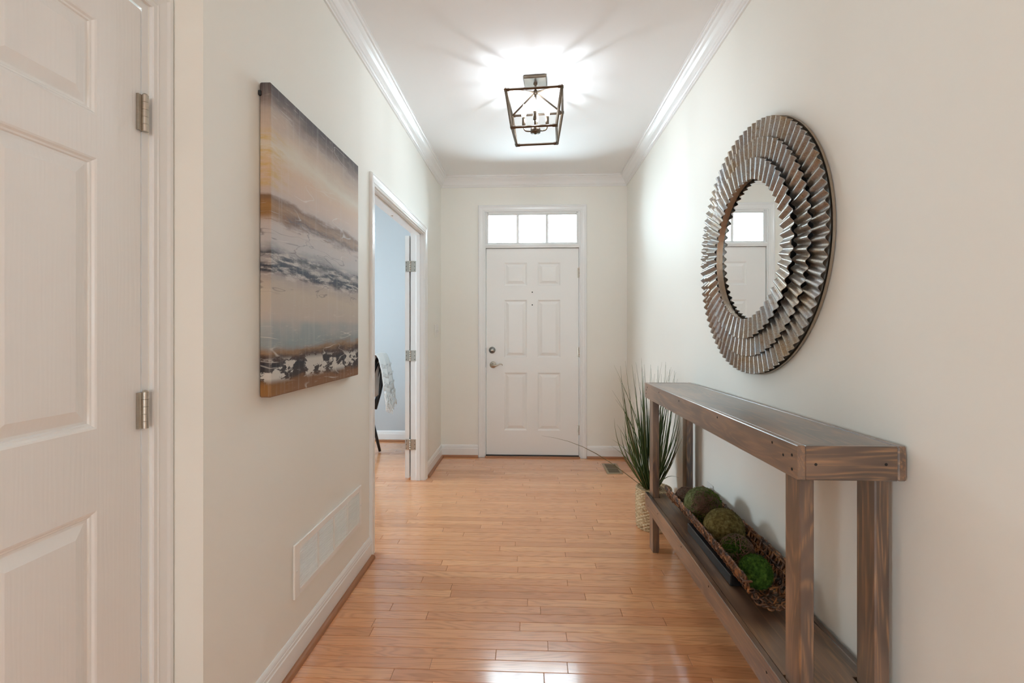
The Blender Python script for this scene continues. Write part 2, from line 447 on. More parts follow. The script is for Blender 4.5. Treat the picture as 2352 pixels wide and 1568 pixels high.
# ------------------------------------------------------------------ structure
f = MB().box(-3.3, 2.6, -6.6, 5.3, -.12, -.019).build('floor', M_oak)
struct(f, 'golden oak strip floor with boards laid across the hall', 'floor')
ROW = .05715
def plank(mb, x0, x1, y0, z1=0.0):
    mb.cbox(x0+.0004, x1-.0004, y0+.0005, y0+ROW-.0005, -.019, z1, .0015)
n_pl = 0
rest = MB(); rest.rnd = []
def run(y0, xa, xb, single):
    global n_pl
    x = xa; first = True
    while x < xb-.02:
        ln = random.uniform(.35, 1.25)
        if first: ln *= random.uniform(.25, 1.0); first = False
        if xb-(x+ln) < .22: ln = xb-x
        if single:
            m = MB(); cx, cy_ = x+ln/2, y0+ROW/2
            plank(m, x, x+ln, y0)
            o = m.build('plank', M_oak, f, origin=(cx, cy_, 0))
            o.rotation_euler = (random.uniform(-.0022, .0022), random.uniform(-.0004, .0004), 0)
            n_pl += 1
        else:
            q = len(rest.f)
            rest.box(x+.0004, x+ln-.0004, y0+.0005, y0+ROW-.0005, -.019, 0)
            rest.rnd += [random.random()]*(len(rest.f)-q)
        x += ln
y = -6.5
while y < 5.14:
    yc = y+ROW/2
    if yc < 1.28: run(y, -3.15, 2.45, False)
    else:
        if yc < YB:
            if OY0-.03 < yc < OY1+.03: run(y, -1.75, XR-.004, True)
            else: run(y, XL+.004, XR-.004, True)
        if yc < OY0-.03: run(y, -3.15, XOFF-.004, False)
        elif yc < OY1+.03: run(y, -3.15, -1.75, False)
        else:
            run(y, -1.75, XOFF-.004, True); run(y, -3.15, -1.75, False)
    y += ROW
tag(rest.build('plank', M_oak, f), kind='stuff')

c = MB().box(-3.3, 2.6, -6.6, 5.3, ZC, ZC+.1).build('ceiling', M_ceil)
struct(c, 'smooth white ceiling over the hall', 'ceiling')

# left wall with the office doorway; the closet wall steps back towards the camera
JT = .019
w = MB()
w.box(XL-WT, XL, YD, OY0-JT, -.02, ZC+.02).box(XL-WT, XL, OY1+JT, YB+.12, -.02, ZC+.02).box(XL-WT, XL, OY0-JT, OY1+JT, OZ+JT, ZC+.02)
struct(w.build('wall_left', M_wall), 'cream left wall with the painting and the office doorway', 'wall')
CDY0, CDY1, CDZ = .325, 1.112, 2.068      # closet door opening
w = MB()
w.box(XD-.1, XD, CDY1+.022, YD, -.02, ZC+.02).box(XD-.1, XD, -.5, CDY0-.022, -.02, ZC+.02).box(XD-.1, XD, CDY0-.022, CDY1+.022, CDZ+.022, ZC+.02)
w.box(-3.3, XD-.1, -.5, -.4, -.02, ZC+.02)
struct(w.build('wall_closet', M_wall), 'cream wall around the closet door at the left edge', 'wall')
w = MB().box(XR, XR+.11, -.3, YB+.12, -.02, ZC+.02).box(XR+.11, 2.6, -.3, -.2, -.02, ZC+.02)
struct(w.build('wall_right', M_wall), 'cream right wall behind the round mirror and console table', 'wall')
# front wall with door + transom opening
ox0, ox1, oz1 = FDX0-.045, FDX1+.045, TRZ1+.04
w = MB()
w.box(XL-WT, ox0, YB, YB+.12, -.02, ZC+.02).box(ox1, XR+.11, YB, YB+.12, -.02, ZC+.02).box(ox0, ox1, YB, YB+.12, oz1, ZC+.02)
struct(w.build('wall_front', M_wall), 'cream end wall around the front door', 'wall')
# office shell
w = MB().box(-3.3, XOFF, 5.10, 5.2, -.02, ZC+.02)
struct(w.build('wall_office_back', M_office), 'blue grey back wall of the office seen through the doorway', 'wall')
w = MB().box(XOFF-.002, XOFF, YB+.12, 5.1, -.02, ZC+.02)
struct(w.build('wall_office_right', M_office), 'blue grey office wall behind the open leaf', 'wall')
w = MB().box(-3.3, -3.2, 1.9, 3.1, -.02, ZC+.02).box(-3.3, -3.2, 3.94, 5.1, -.02, ZC+.02).box(-3.3, -3.2, 3.1, 3.94, -.02, 1.03).box(-3.3, -3.2, 3.1, 3.94, 1.87, ZC+.02)
w.box(-3.3, XOFF, 1.8, 1.9, -.02, ZC+.02)
struct(w.build('wall_office_left', M_office), 'blue grey office wall with its window opening', 'wall')
# living room shell behind the camera; unseen window openings added to light the hall
w = MB().box(-3.3, -.25, -6.6, -6.5, -.02, ZC).box(.65, 2.6, -6.6, -6.5, -.02, ZC).box(-.25, .65, -6.6, -6.5, -.02, 1.05).box(-.25, .65, -6.6, -6.5, 1.95, ZC)
struct(w.build('wall_rear', M_wall), 'cream rear wall of the room behind the viewer', 'wall')
w = MB().box(2.5, 2.6, -6.5, -2.15, -.02, ZC).box(2.5, 2.6, -1.75, -.3, -.02, ZC).box(2.5, 2.6, -2.15, -1.75, -.02, 1.3).box(2.5, 2.6, -2.15, -1.75, 1.7, ZC).box(-3.3, -3.2, -6.5, -3.5, -.02, ZC).box(-3.3, -3.2, -2.5, -.5, -.02, ZC)
w.box(-3.3, -3.2, -3.5, -2.5, -.02, .95).box(-3.3, -3.2, -3.5, -2.5, 1.95, ZC)
struct(w.build('wall_living', M_wall), 'cream side walls of the room behind the viewer', 'wall')

# ---- crown moulding
crown = [(0, -.100), (.009, -.099), (.011, -.094), (.011, -.089), (.016, -.086), (.020, -.082), (.020, -.077), (.024, -.074),
         (.028, -.063), (.035, -.050), (.046, -.037), (.056, -.029), (.062, -.022), (.062, -.018), (.069, -.016), (.073, -.013), (.073, -.004), (.078, -.002), (.078, .001), (0, .001)]
CR0 = YD
def tri(n, polylines, mat, label, cat='trim'):
    return struct(MB().strip(polylines).build('trim_%d' % n, mat), label, cat)
tri(1, [[(XL+p, CR0, ZC+z), (XL+p, YB-p, ZC+z)] for p, z in crown], M_trim, 'white crown moulding along the left wall')
tri(2, [[(XL+p, YB-p, ZC+z), (XR-p, YB-p, ZC+z)] for p, z in crown], M_trim, 'white crown moulding above the front door')
tri(3, [[(XR-p, -.3, ZC+z), (XR-p, YB-p, ZC+z)] for p, z in crown], M_trim, 'white crown moulding along the right wall')
# ---- baseboards + oak shoe
base = [(0, -.01), (.0145, -.01), (.0145, .083), (.0115, .087), (.0115, .098), (.0095, .101), (.0095, .105), (.0075, .112), (.004, .118), (0, .119)]
shoe = [(.0145, 0), (.0335, 0), (.0335, .006), (.032, .012), (.028, .017), (.021, .0195), (.0145, .020)]
CW = .0635
def bb(name, label, a, b, nrm):
    (ax, ay), (bx, by) = a, b; nx, ny = nrm
    struct(MB().strip([[(ax+nx*t, ay+ny*t, z), (bx+nx*t, by+ny*t, z)] for t, z in base]).build(name, M_trim), label, 'baseboard')
    o = MB().strip([[(ax+nx*t, ay+ny*t, z+.0005), (bx+nx*t, by+ny*t, z+.0005)] for t, z in shoe]).build(name.replace('baseboard', 'shoe_moulding'), M_shoe)
    struct(o, 'oak shoe moulding at the foot of the '+label, 'trim')
bb('baseboard_left', 'white baseboard under the vent on the left wall', (XL, YD), (XL, OY0-.006-CW), (1, 0))
bb('baseboard_left_far', 'white baseboard between office doorway and far corner', (XL, OY1+.006+CW), (XL, YB), (1, 0))
bb('baseboard_front_left', 'white baseboard left of the front door', (XL, YB), (FDX0-.012-CW, YB), (0, -1))
bb('baseboard_front_right', 'white baseboard right of the front door', (FDX1+.012+CW, YB), (XR, YB), (0, -1))
bb('baseboard_right', 'white baseboard along the right wall behind the table', (XR, -.3), (XR, YB), (-1, 0))
bb('baseboard_office', 'white baseboard of the office back wall', (-3.2, 5.10), (XOFF-.002, 5.10), (0, -1))

# ---- casings
case = [(0, 0), (0, .008), (.003, .0105), (.013, .0105), (.016, .0125), (.020, .0115), (.040, .0145), (.048, .018), (.057, .018), (.0615, .015), (CW, .010), (CW, 0)]
def casing_x(n, label, xw, nx, y0, y1, zt, right_only=False):
    pl = [[(xw+nx*t, y0-w_, 0), (xw+nx*t, y0-w_, zt+w_), (xw+nx*t, y1+w_, zt+w_), (xw+nx*t, y1+w_, 0)] for w_, t in case]
    tri(n, pl, M_trim, label)
casing_x(4, 'white moulded casing around the office doorway', XL, 1, OY0-.006, OY1+.006, OZ+.006)
casing_x(5, 'white casing of the office doorway on the office side', XOFF, -1, OY0-.006, OY1+.006, OZ+.006)
casing_x(6, 'white moulded casing around the closet door at the left', XD, 1, CDY0-.025, CDY1+.025, CDZ+.022)
pl = [[(FDX0-.012-w_, YB-t, 0), (FDX0-.012-w_, YB-t, TRZ1+.006+w_), (FDX1+.012+w_, YB-t, TRZ1+.006+w_), (FDX1+.012+w_, YB-t, 0)] for w_, t in case]
tri(7, pl, M_trim, 'white moulded casing around the front door and transom')
# office jamb: lining boards and stops, ball catch in the head
j = MB()
j.box(XOFF, XL, OY0-JT, OY0, 0, OZ+JT).box(XOFF, XL, OY1, OY1+JT, 0, OZ+JT).box(XOFF, XL, OY0, OY1, OZ, OZ+JT)
sx0, sx1 = XOFF+.040, XOFF+.052
j.cbox(sx0, sx1+.022, OY0, OY0+.011, 0, OZ, .002).cbox(sx0, sx1+.022, OY1-.011, OY1, 0, OZ, .002).cbox(sx0, sx1+.022, OY0, OY1, OZ-.011, OZ, .002)
jamb = struct(j.build('trim_8', M_trim), 'white jamb lining of the office doorway', 'trim')
MB().lathe((XOFF+.022, 3.17, OZ+.001), (0, 0, -1), [(0, .011), (.002, .011), (.002, .006), (.005, .004)], 14).build('ball_catch', M_nickel, jamb)
# closet jamb
j = MB().box(XD-.1, XD-.0005, CDY1+.003, CDY1+.022, 0, CDZ+.022).box(XD-.1, XD-.0005, CDY0-.022, CDY0-.003, 0, CDZ+.022).box(XD-.1, XD-.0005, CDY0-.003, CDY1+.003, CDZ+.003, CDZ+.022)
struct(j.build('trim_9', M_trim), 'white jamb of the closet door', 'trim')

# ------------------------------------------------------------------ moulded six panel doors
def door_leaf(name, label, mat, W, H, T, panels, place, pmat=None, back=False):
    """local frame: u across (0..W), v up (0..H), d outwards; place(u,v,d)->world. Panels are children."""
    us = sorted({0, W}|{p[0] for p in panels}|{p[1] for p in panels}); vs_ = sorted({0, H}|{p[2] for p in panels}|{p[3] for p in panels})
    m = MB()
    def isp(a, b, c_, d_): return any(p[0] <= a+1e-6 and b <= p[1]+1e-6 and p[2] <= c_+1e-6 and d_ <= p[3]+1e-6 for p in panels)
    for d in ((0, -T) if back else (0,)):
        for a, b in zip(us, us[1:]):
            for c_, d_ in zip(vs_, vs_[1:]):
                if not isp(a, b, c_, d_): m.add([place(a, c_, d), place(b, c_, d), place(b, d_, d), place(a, d_, d)], [(0, 1, 2, 3)])
    e = [(0, 0), (W, 0), (W, H), (0, H)]
    for (a, c_), (b, d_) in zip(e, e[1:]+e[:1]):
        m.add([place(a, c_, 0), place(b, d_, 0), place(b, d_, -T), place(a, c_, -T)], [(0, 1, 2, 3)])
    if not back: m.add([place(a, b, -T) for a, b in e], [(0, 1, 2, 3)])
    o = m.build(name, mat, origin=place(W/2, 0, -T/2))
    struct(o, label, 'door')
    prof = [(0, 0), (.004, -.0015), (.008, -.005), (.012, -.006), (.014, -.0095), (.020, -.0095), (.022, -.009), (.044, -.002), (.047, -.001)]
    for d0, sgn in (((0, 1), (-T, -1)) if back else ((0, 1),)):
        for a, b, c_, d_ in panels:
            pm = MB(); loops = []
            for ins, dep in prof:
                loops.append([place(a+ins, c_+ins, d0+sgn*dep), place(b-ins, c_+ins, d0+sgn*dep), place(b-ins, d_-ins, d0+sgn*dep), place(a+ins, d_-ins, d0+sgn*dep)])
            for q, r in zip(loops, loops[1:]):
                for i in range(4):
                    pm.add([q[i], q[(i+1) % 4], r[(i+1) % 4], r[i]], [(0, 1, 2, 3)])
            pm.add(loops[-1], [(0, 1, 2, 3)])
            pm.build('door_panel', pmat or mat, o)
    return o
# front door
W = FDX1-FDX0
def pf(u, v, d): return (FDX0+u, YB+.030-d, FDZ0+v)
def zf(z): return z-FDZ0
pc = [(-.257, -.028), (.076, .304)]
pans = []
for a, b in pc:
    for z0, z1 in ((1.697, 1.926), (.986, 1.557), (.262, .835)): pans.append((a-FDX0, b-FDX0, zf(z0), zf(z1)))
# flush mounted: slab face sits 30 mm behind the wall face
def pf(u, v, d): return (FDX0+.003+u*(W-.006)/W, YB+.012-d, FDZ0+v)
d1 = door_leaf('door_1', 'white six panel front door with a nickel lever under the transom', M_door_steel, W, FDZ1-FDZ0, .044, pans, pf)
fy = YB+.012
hp = (-.366, fy, .912)
lv = MB().lathe((hp[0], fy, hp[2]), (0, -1, 0), [(0, .033), (.006, .033), (.010, .030), (.013, .022), (.014, .013), (.040, .011), (.046, .012), (.052, .010)], 28)
lv.build('lever_rosette', M_nickel, d1)
pts = [(hp[0]-.012, fy-.047, hp[2]+.002), (hp[0]+.012, fy-.048, hp[2]-.002), (hp[0]+.035, fy-.048, hp[2]-.005), (hp[0]+.055, fy-.047, hp[2]+.003), (hp[0]+.072, fy-.046, hp[2]+.011), (hp[0]+.086, fy-.046, hp[2]+.012), (hp[0]+.095, fy-.046, hp[2]+.004), (hp[0]+.097, fy-.046, hp[2]-.003)]
MB().tube(pts, .0085, 10, taper=lambda t: 1.25-.75*min(1, t*1.3)).build('door_lever', M_nickel, d1)
db = MB().lathe((-.374, fy, 1.058), (0, -1, 0), [(0, .033), (.008, .033), (.012, .030), (.013, .024), (.014, .024)], 28).build('deadbolt', M_pewter, d1)
MB().cbox(-.374-.014, -.374+.016, fy-.030, fy-.013, 1.058-.006, 1.058+.006, .003).build('thumb_turn', M_nickel, db)
for z in (1.632, 1.506):
    MB().lathe((.024, fy+.002, z), (0, -1, 0), [(0, .006), (.004, .006), (.0045, .004)], 12).build('peephole', M_dark, d1)
for z in (1.822, 1.040, .272):
    h = MB()
    for i in range(5): h.lathe((FDX1+.003, fy-.006, z-.048+i*.0194), (0, 0, 1), [(0, .0075), (.0188, .0075)], 12)
    h.lathe((FDX1+.003, fy-.006, z-.054), (0, 0, 1), [(0, .004), (.004, .006), (.104, .006), (.108, .004)], 10)
    h.box(FDX1-.016, FDX1+.003, fy-.0022, fy-.0005, z-.048, z+.048)
    h.build('hinge', M_nickel, d1)
for z in (1.056, .914):
    MB().cbox(FDX0-.0035, FDX0+.002, fy-.014, fy-.001, z-.028, z+.028, .001).build('strike_plate', M_pewter, d1)
# frame of the front door: jambs, head, mullion between door and transom
j = MB()
j.box(ox0, FDX0-.002, YB-.001, YB+.12, 0, oz1).box(FDX1+.001, ox1, YB-.001, YB+.12, 0, oz1).box(FDX0-.002, FDX1+.004, YB-.001, YB+.12, TRZ1, oz1)
j.cbox(FDX0-.002, FDX1+.004, YB-.010, YB+.10, FDZ1+.005, TRZ0, .003)
j.cbox(FDX0-.002, FDX1+.004, YB-.014, YB-.004, FDZ1+.022, TRZ0-.004, .002)
j.box(FDX0-.002, FDX1+.004, YB+.060, YB+.11, 0, .03)
j.box(FDX0-.003, FDX0+.016, YB+.058, YB+.11, 0, TRZ0).box(FDX1-.012, FDX1+.005, YB+.058, YB+.11, 0, TRZ0).box(FDX0, FDX1, YB+.058, YB+.11, FDZ1-.014, TRZ0)
j.box(ox0, ox1, YB-.001, YB+.13, -.02, .001)
struct(j.build('trim_10', M_trim), 'white jamb and mullion of the front door', 'trim')
# transom window
tx0, tx1 = FDX0-.001, FDX1+.003
wn = MB(); fw = .026
wn.cbox(tx0, tx0+fw, YB+.012, YB+.06, TRZ0, TRZ1, .004).cbox(tx1-fw, tx1, YB+.012, YB+.06, TRZ0, TRZ1, .004)
wn.cbox(tx0+fw, tx1-fw, YB+.012, YB+.06, TRZ0, TRZ0+.018, .004).cbox(tx0+fw, tx1-fw, YB+.012, YB+.06, TRZ1-fw, TRZ1, .004)
wn.cbox(tx0+fw, tx1-fw, YB+.002, YB+.014, TRZ1-.014, TRZ1, .002).cbox(tx0, tx0+.012, YB+.002, YB+.014, TRZ0, TRZ1, .002).cbox(tx1-.012, tx1, YB+.002, YB+.014, TRZ0, TRZ1, .002)
win = struct(wn.build('window_1', M_trim), 'three light transom window above the front door', 'window')
third = (tx1-tx0-2*fw)/3
for i in (1, 2):
    MB().cbox(tx0+fw+third*i-.014, tx0+fw+third*i+.014, YB+.026, YB+.056, TRZ0+.018, TRZ1-fw, .003).build('muntin', M_trim, win)
for i in range(3):
    MB().box(tx0+fw+third*i+.002, tx0+fw+third*(i+1)-.002, YB+.040, YB+.044, TRZ0+.016, TRZ1-fw+.002).build('pane', M_glass, win)
# threshold
th = MB().cbox(FDX0-.002, FDX1+.004, YB-.010, YB+.06, 0, .012, .002).cbox(FDX0, FDX1, YB-.002, YB+.02, .012, .019, .002).build('trim_11', M_rubber)
struct(th, 'dark bronze threshold under the front door', 'trim')
th = MB().strip([[(FDX0-.006, YB-.012-t, z), (FDX1+.008, YB-.012-t, z)] for t, z in ((0, 0), (.022, 0), (.022, .005), (.018, .010), (.010, .013), (0, .014))]).build('trim_12', M_shoe)
struct(th, 'oak reducer strip in front of the door threshold', 'trim')
# closet door
W2 = CDY1-CDY0
def pc_(u, v, d): return (XD-.001+d, CDY0+u, .012+v)
pans = []
for a, b in ((.114, .114+.228), (W2-.116-.228, W2-.116)):
    for z0, z1 in ((1.743, 1.963), (1.032, 1.646), (.20, .847)): pans.append((a, b, z0-.012, z1-.012))
d2 = door_leaf('door_2', 'white wood grain panel closet door with nickel hinges at the left edge', M_door_grain, W2, 2.053, .035, pans, pc_)
for z in (1.803, 1.054, .27):
    h = MB(); cx, cyy = XD+.0105, CDY1+.001
    for i in range(5): h.lathe((cx, cyy, z-.046+i*.0184), (0, 0, 1), [(0, .0068), (.0003, .0072), (.0178, .0072), (.0181, .0068)], 24, False)
    h.box(XD-.02, XD+.010, CDY1-.0002, CDY1+.0022, z-.045, z+.045)
    hg = h.build('hinge', M_nickel, d2)
    MB().box(XD-.0005, XD+.006, CDY1-.014, CDY1+.001, z-.045, z+.045).build('hinge_leaf', M_nickel, d2)
    MB().lathe((cx, cyy, z+.0458), (0, 0, 1), [(0, .0072), (.001, .006), (.004, .004), (.005, .001)], 14).build('hinge_pin', M_nickel, d2)
# office door leaf, folded back against the office wall
LW = .608
LX1 = XOFF-.020                # face towards the hall wall
def po(u, v, d): return (LX1+d, OY1+.004+u, .018+v)
pans = []
for a, b in ((.105, .255), (.350, .500)):
    for z0, z1 in ((1.72, 1.93), (1.02, 1.63), (.22, .84)): pans.append((a, b, z0, z1))
d3 = door_leaf('door_3', 'narrow white office door leaf folded open behind the doorway', M_trim, LW, 2.030, .036, pans, po, back=True)
for z in (1.790, 1.042, .298):
    hg = MB()
    xk = (XOFF+LX1)/2
    hg.cbox(LX1-.036+.003, xk-.002, OY1-.0005, OY1+.0030, z-.045, z+.045, .0015)
    hg.cbox(xk+.002, XOFF+.038, OY1-.0020, OY1+.0008, z-.045, z+.045, .001)
    for i in range(5): hg.lathe((xk, OY1-.002, z-.046+i*.0184), (0, 0, 1), [(0, .0055), (.0178, .0055)], 12)
    hh = hg.build('hinge', M_nickel, d3)
    for sx in (LX1-.024, XOFF+.026):
        for dz in (-.031, 0, .031):
            MB().lathe((sx, OY1+.001, z+dz), (0, -1, 0), [(0, .0035), (.0036, .0035), (.0040, .002)], 8).build('screw', M_steel_dark, hh)

# ------------------------------------------------------------------ things on the walls
# canvas painting
cv = MB()
CX0, CX1, CY0, CY1, CZ0, CZ1 = XL+.003, XL+.040, 1.452, 2.213, 1.036, 2.066
cv.cbox(CX0, CX1, CY0, CY1, CZ0, CZ1, .0035)
t = tag(cv.build('canvas_painting', M_art, origin=(CX0, CY0, CZ0)), 'large unframed abstract canvas in brown, beige and navy bands on left wall', 'painting')
MB().cbox(XL+.0005, XL+.010, CY0-.006, CY0+.004, CZ1-.045, CZ1-.028, .002).build('hanging_hook', M_black, t)

# return air grille
VY0, VY1, VZ0, VZ1 = 1.664, 2.338, .247, .451
g = thing('return_air_vent', 'long white slatted return air grille low on the left wall', 'vent', (XL, (VY0+VY1)/2, VZ0))
iy0, iy1, iz0, iz1 = 1.704, 2.310, .272, .423
fr = MB(); xo = XL+.009
fr.cbox(XL+.0005, xo, VY0, iy0, VZ0, VZ1, .002).cbox(XL+.0005, xo, iy1, VY1, VZ0, VZ1, .002).cbox(XL+.0005, xo, iy0, iy1, VZ0, iz0, .002).cbox(XL+.0005, xo, iy0, iy1, iz1, VZ1, .002)
fr.build('frame', M_grille, g)
MB().box(XL+.0003, XL+.0012, iy0, iy1, iz0, iz1).build('duct_shade', M_dark, g)  # near-black sheet standing in for the shade of the duct behind the slats
sec = (iy1-iy0)/4
for i in (1, 2, 3): MB().cbox(XL+.0012, xo-.0008, iy0+sec*i-.007, iy0+sec*i+.007, iz0, iz1, .0015).build('divider', M_grille, g)
NS = 22; pitch = (iz1-iz0)/NS
sl_me = None
for i in range(4):
    a = iy0+sec*i+(0 if i == 0 else .007); b = iy0+sec*(i+1)-(0 if i == 3 else .007)
    for k_ in range(NS):
        z = iz0+pitch*(k_+.5)
        m = MB(); t_ = .0010
        m.add([(XL+.0015, a, z+.0012), (xo-.001, a, z-.0026), (xo-.001, a, z-.0004), (XL+.0015, a, z+.0034),
               (XL+.0015, b, z+.0012), (xo-.001, b, z-.0026), (xo-.001, b, z-.0004), (XL+.0015, b, z+.0034)],
              [(0, 1, 2, 3), (4, 7, 6, 5), (0, 4, 5, 1), (1, 5, 6, 2), (2, 6, 7, 3), (3, 7, 4, 0)])
        m.build('slat', M_grille, g)
for yy in (VY0+.016, VY1-.012): MB().lathe((xo-.0005, yy, (VZ0+VZ1)/2), (1, 0, 0), [(0, .005), (.0015, .005), (.003, .003)], 10).build('screw', M_plate, g)

# light switches on the left wall by the far corner
s = thing('light_switch', 'white light switch plate on the left wall near the far corner', 'switch', (XL, 4.27, 1.19))
MB().cbox(XL+.0005, XL+.006, 4.19, 4.355, 1.190, 1.308, .002).build('switch_plate', M_plate, s)
for i in range(3): MB().cbox(XL+.005, XL+.016, 4.222+i*.046, 4.232+i*.046, 1.243, 1.262, .002).build('toggle', M_plate, s)
# wall outlet behind the console table
s = thing('wall_outlet', 'white wall outlet behind the moss ball tray', 'outlet', (XR, 2.43, .32))
MB().cbox(XR-.006, XR-.0005, 2.392, 2.470, .328, .450, .002).build('outlet_plate', M_plate, s)
for z in (.362, .412):
    so = MB().lathe((XR-.0055, 2.431, z), (-1, 0, 0), [(0, .016), (.0015, .016), (.002, .015)], 18).build('socket', M_plate, s)
    for dy in (-.006, .006): MB().box(XR-.0082, XR-.007, 2.431+dy-.001, 2.431+dy+.001, z-.005, z+.005).build('slot', M_dark, so)

# floor register
RX0, RX1, RY0, RY1 = .675, .815, 4.005, 4.31
r = thing('floor_register', 'champagne metal floor register in the oak boards by the front door', 'vent', ((RX0+RX1)/2, (RY0+RY1)/2, 0))
m = MB()
m.cbox(RX0, RX0+.022, RY0, RY1, .0005, .005, .0015).cbox(RX1-.022, RX1, RY0, RY1, .0005, .005, .0015).cbox(RX0+.022, RX1-.022, RY0, RY0+.024, .0005, .005, .0015).cbox(RX0+.022, RX1-.022, RY1-.024, RY1, .0005, .005, .0015)
m.build('frame', M_register, r)
MB().box(RX0+.02, RX1-.02, RY0+.02, RY1-.02, .0006, .0016).build('duct_shade', M_dark, r)  # dark sheet painted in place of the shaded duct under the louvers
yy = RY0+.03
while yy < RY1-.028:
    MB().box(RX0+.022, RX1-.022, yy, yy+.005, .0016, .0042).build('louver', M_register_in, r); yy += .0125
MB().box(RX0+.022, RX1-.022, (RY0+RY1)/2-.004, (RY0+RY1)/2+.004, .0016, .0046).build('crossbar', M_register, r)

# ------------------------------------------------------------------ round corrugated mirror
MY, MZ = 1.965, 1.592
mr = thing('round_mirror', 'large round wall mirror framed by three tiers of corrugated galvanised steel', 'mirror', (XR, MY, MZ))
def disc_pt(x, r_, a): return (x, MY+r_*math.cos(a), MZ+r_*math.sin(a))
m = MB().lathe((XR-.0008, MY, MZ), (-1, 0, 0), [(0, .315), (.019, .315)], 72, False)
m.build('backing_board', M_dark, mr)
m = MB().lathe((XR-.0195, MY, MZ), (-1, 0, 0), [(0, .312), (.003, .312)], 96, False); m.build('mirror_glass', M_mirror, mr)
def hoop(r0, r1, xa, xb, n=120):
    mm = MB(); loops = []
    for rr, xx in ((r0, xa), (r1, xa), (r1, xb), (r0, xb)): loops.append([disc_pt(xx, rr, 2*PI*k_/n) for k_ in range(n)])
    for i in range(4):
        p, q = loops[i], loops[(i+1) % 4]
        o_ = len(mm.v)
        mm.v += p+q
        for k_ in range(n): mm.f.append((o_+k_, o_+(k_+1) % n, o_+n+(k_+1) % n, o_+n+k_)); mm.sm.append(False)
    return mm
hoop(.3005, .304, XR-.0227, XR-.037).build('inner_hoop', M_rim, mr)
hoop(.511, .520, XR-.004, XR-.013).build('outer_hoop', M_rim, mr)
hoop(.400, .410, XR-.002, XR-.020).build('support_hoop', M_steel_dark, mr)
def ring(r0, r1, x_in, x_out, waves, npan, amp, ph):
    step = 10
    for pnl in range(npan):
        a0 = ph+2*PI*pnl/npan; a1 = ph+2*PI*(pnl+1)/npan+.35*2*PI/waves
        nn = int(math.ceil((a1-a0)/(2*PI)*waves*step))
        jit = random.uniform(-.0012, .0012)
        mm = MB(); front = []; back = []
        rads = [r0, r0+.002, (r0+r1)/2, r1-.002, r1]
        for rr in rads:
            tt = (rr-r0)/(r1-r0); xb = x_in+(x_out-x_in)*tt
            rf = []; rb = []
            for q in range(nn+1):
                a = a0+(a1-a0)*q/nn
                lift = .0016*(q/nn)
                wv = math.sin(a*waves); wv = math.copysign(abs(wv)**.85, wv)
                xx = xb-amp*wv-lift+jit
                rf.append(disc_pt(xx-.0006, rr+.0010*math.sin(a*7+pnl), a)); rb.append(disc_pt(xx+.0006, rr+.0010*math.sin(a*7+pnl), a))
            front.append(rf); back.append(rb)
        n1 = nn+1; o_ = 0
        vs_ = [p for rf in front for p in rf]+[p for rb in back for p in rb]; nb = len(rads)*n1
        fs = []
        for i in range(len(rads)-1):
            for q in range(nn):
                fs.append((i*n1+q, i*n1+q+1, (i+1)*n1+q+1, (i+1)*n1+q)); fs.append((nb+i*n1+q, nb+(i+1)*n1+q, nb+(i+1)*n1+q+1, nb+i*n1+q+1))
        L = len(rads)-1
        for q in range(nn):
            fs.append((q, nb+q, nb+q+1, q+1)); fs.append((L*n1+q, L*n1+q+1, nb+L*n1+q+1, nb+L*n1+q))
        mm.add(vs_, fs, True)
        mm.build('corrugated_panel', M_galv, mr)
ring(.436, .519, XR-.026, XR-.027, 84, 4, .0066, .55)
ring(.358, .446, XR-.033, XR-.039, 69, 4, .0066, 1.25)
ring(.288, .371, XR-.043, XR-.052, 53, 3, .0066, 2.35)

# ------------------------------------------------------------------ console table
TX0, TX1, TY0, TY1 = .672, .938, 1.170, 2.690
tb = thing('console_table', 'long narrow dark stained wooden console table against the right wall', 'table', ((TX0+TX1)/2, (TY0+TY1)/2, 0))
BT = .020
def ztop(yy): return .966+(.951-.966)*(yy-TY0)/(TY1-TY0)
def slope(mb, off=0):
    """shear the top frame to the table's slight fall towards the door"""
    mb.v = [(x, y_, z+ztop(y_)-.966) for x, y_, z in mb.v]; return mb
ZT = .966
slope(MB().cbox(TX0, TX0+BT, TY0, TY1, ZT-.087, ZT, .002)).build('front_rail', M_wy, tb)
slope(MB().cbox(TX1-BT, TX1, TY0, TY1, ZT-.087, ZT, .003)).build('back_rail', M_wy, tb)
slope(MB().cbox(TX0+BT+.0006, TX1-BT-.0006, TY0+.0005, TY0+BT, ZT-.087, ZT-.0005, .002)).build('end_rail', M_wx, tb)
slope(MB().cbox(TX0+BT+.0006, TX1-BT-.0006, TY1-BT, TY1-.0005, ZT-.087, ZT-.0005, .002)).build('end_rail', M_wx, tb)
slope(MB().cbox(TX0+BT+.0010, TX1-BT-.0010, TY0+BT+.0010, TY1-BT-.0010, ZT-.022, ZT-.0012, .0015)).build('top_board', M_wy, tb)
LW_, LD_ = .037, .068
ly = (TY0+BT+.006, TY1-BT-.006-LD_); lx = (TX0+BT+.0006, TX1-BT-.0006-LW_)
for yy in ly:
    for xx in lx:
        MB().cbox(xx, xx+LW_, yy, yy+LD_, 0.0, ztop(yy)-.024, .003).build('leg', M_wz, tb)
SZ = .314
MB().cbox(TX0, TX0+BT, TY0+.006, TY1-.006, SZ-.087, SZ, .002).build('front_shelf_rail', M_wy, tb)
MB().cbox(TX1-BT, TX1, TY0+.006, TY1-.006, SZ-.087, SZ, .002).build('back_shelf_rail', M_wy, tb)
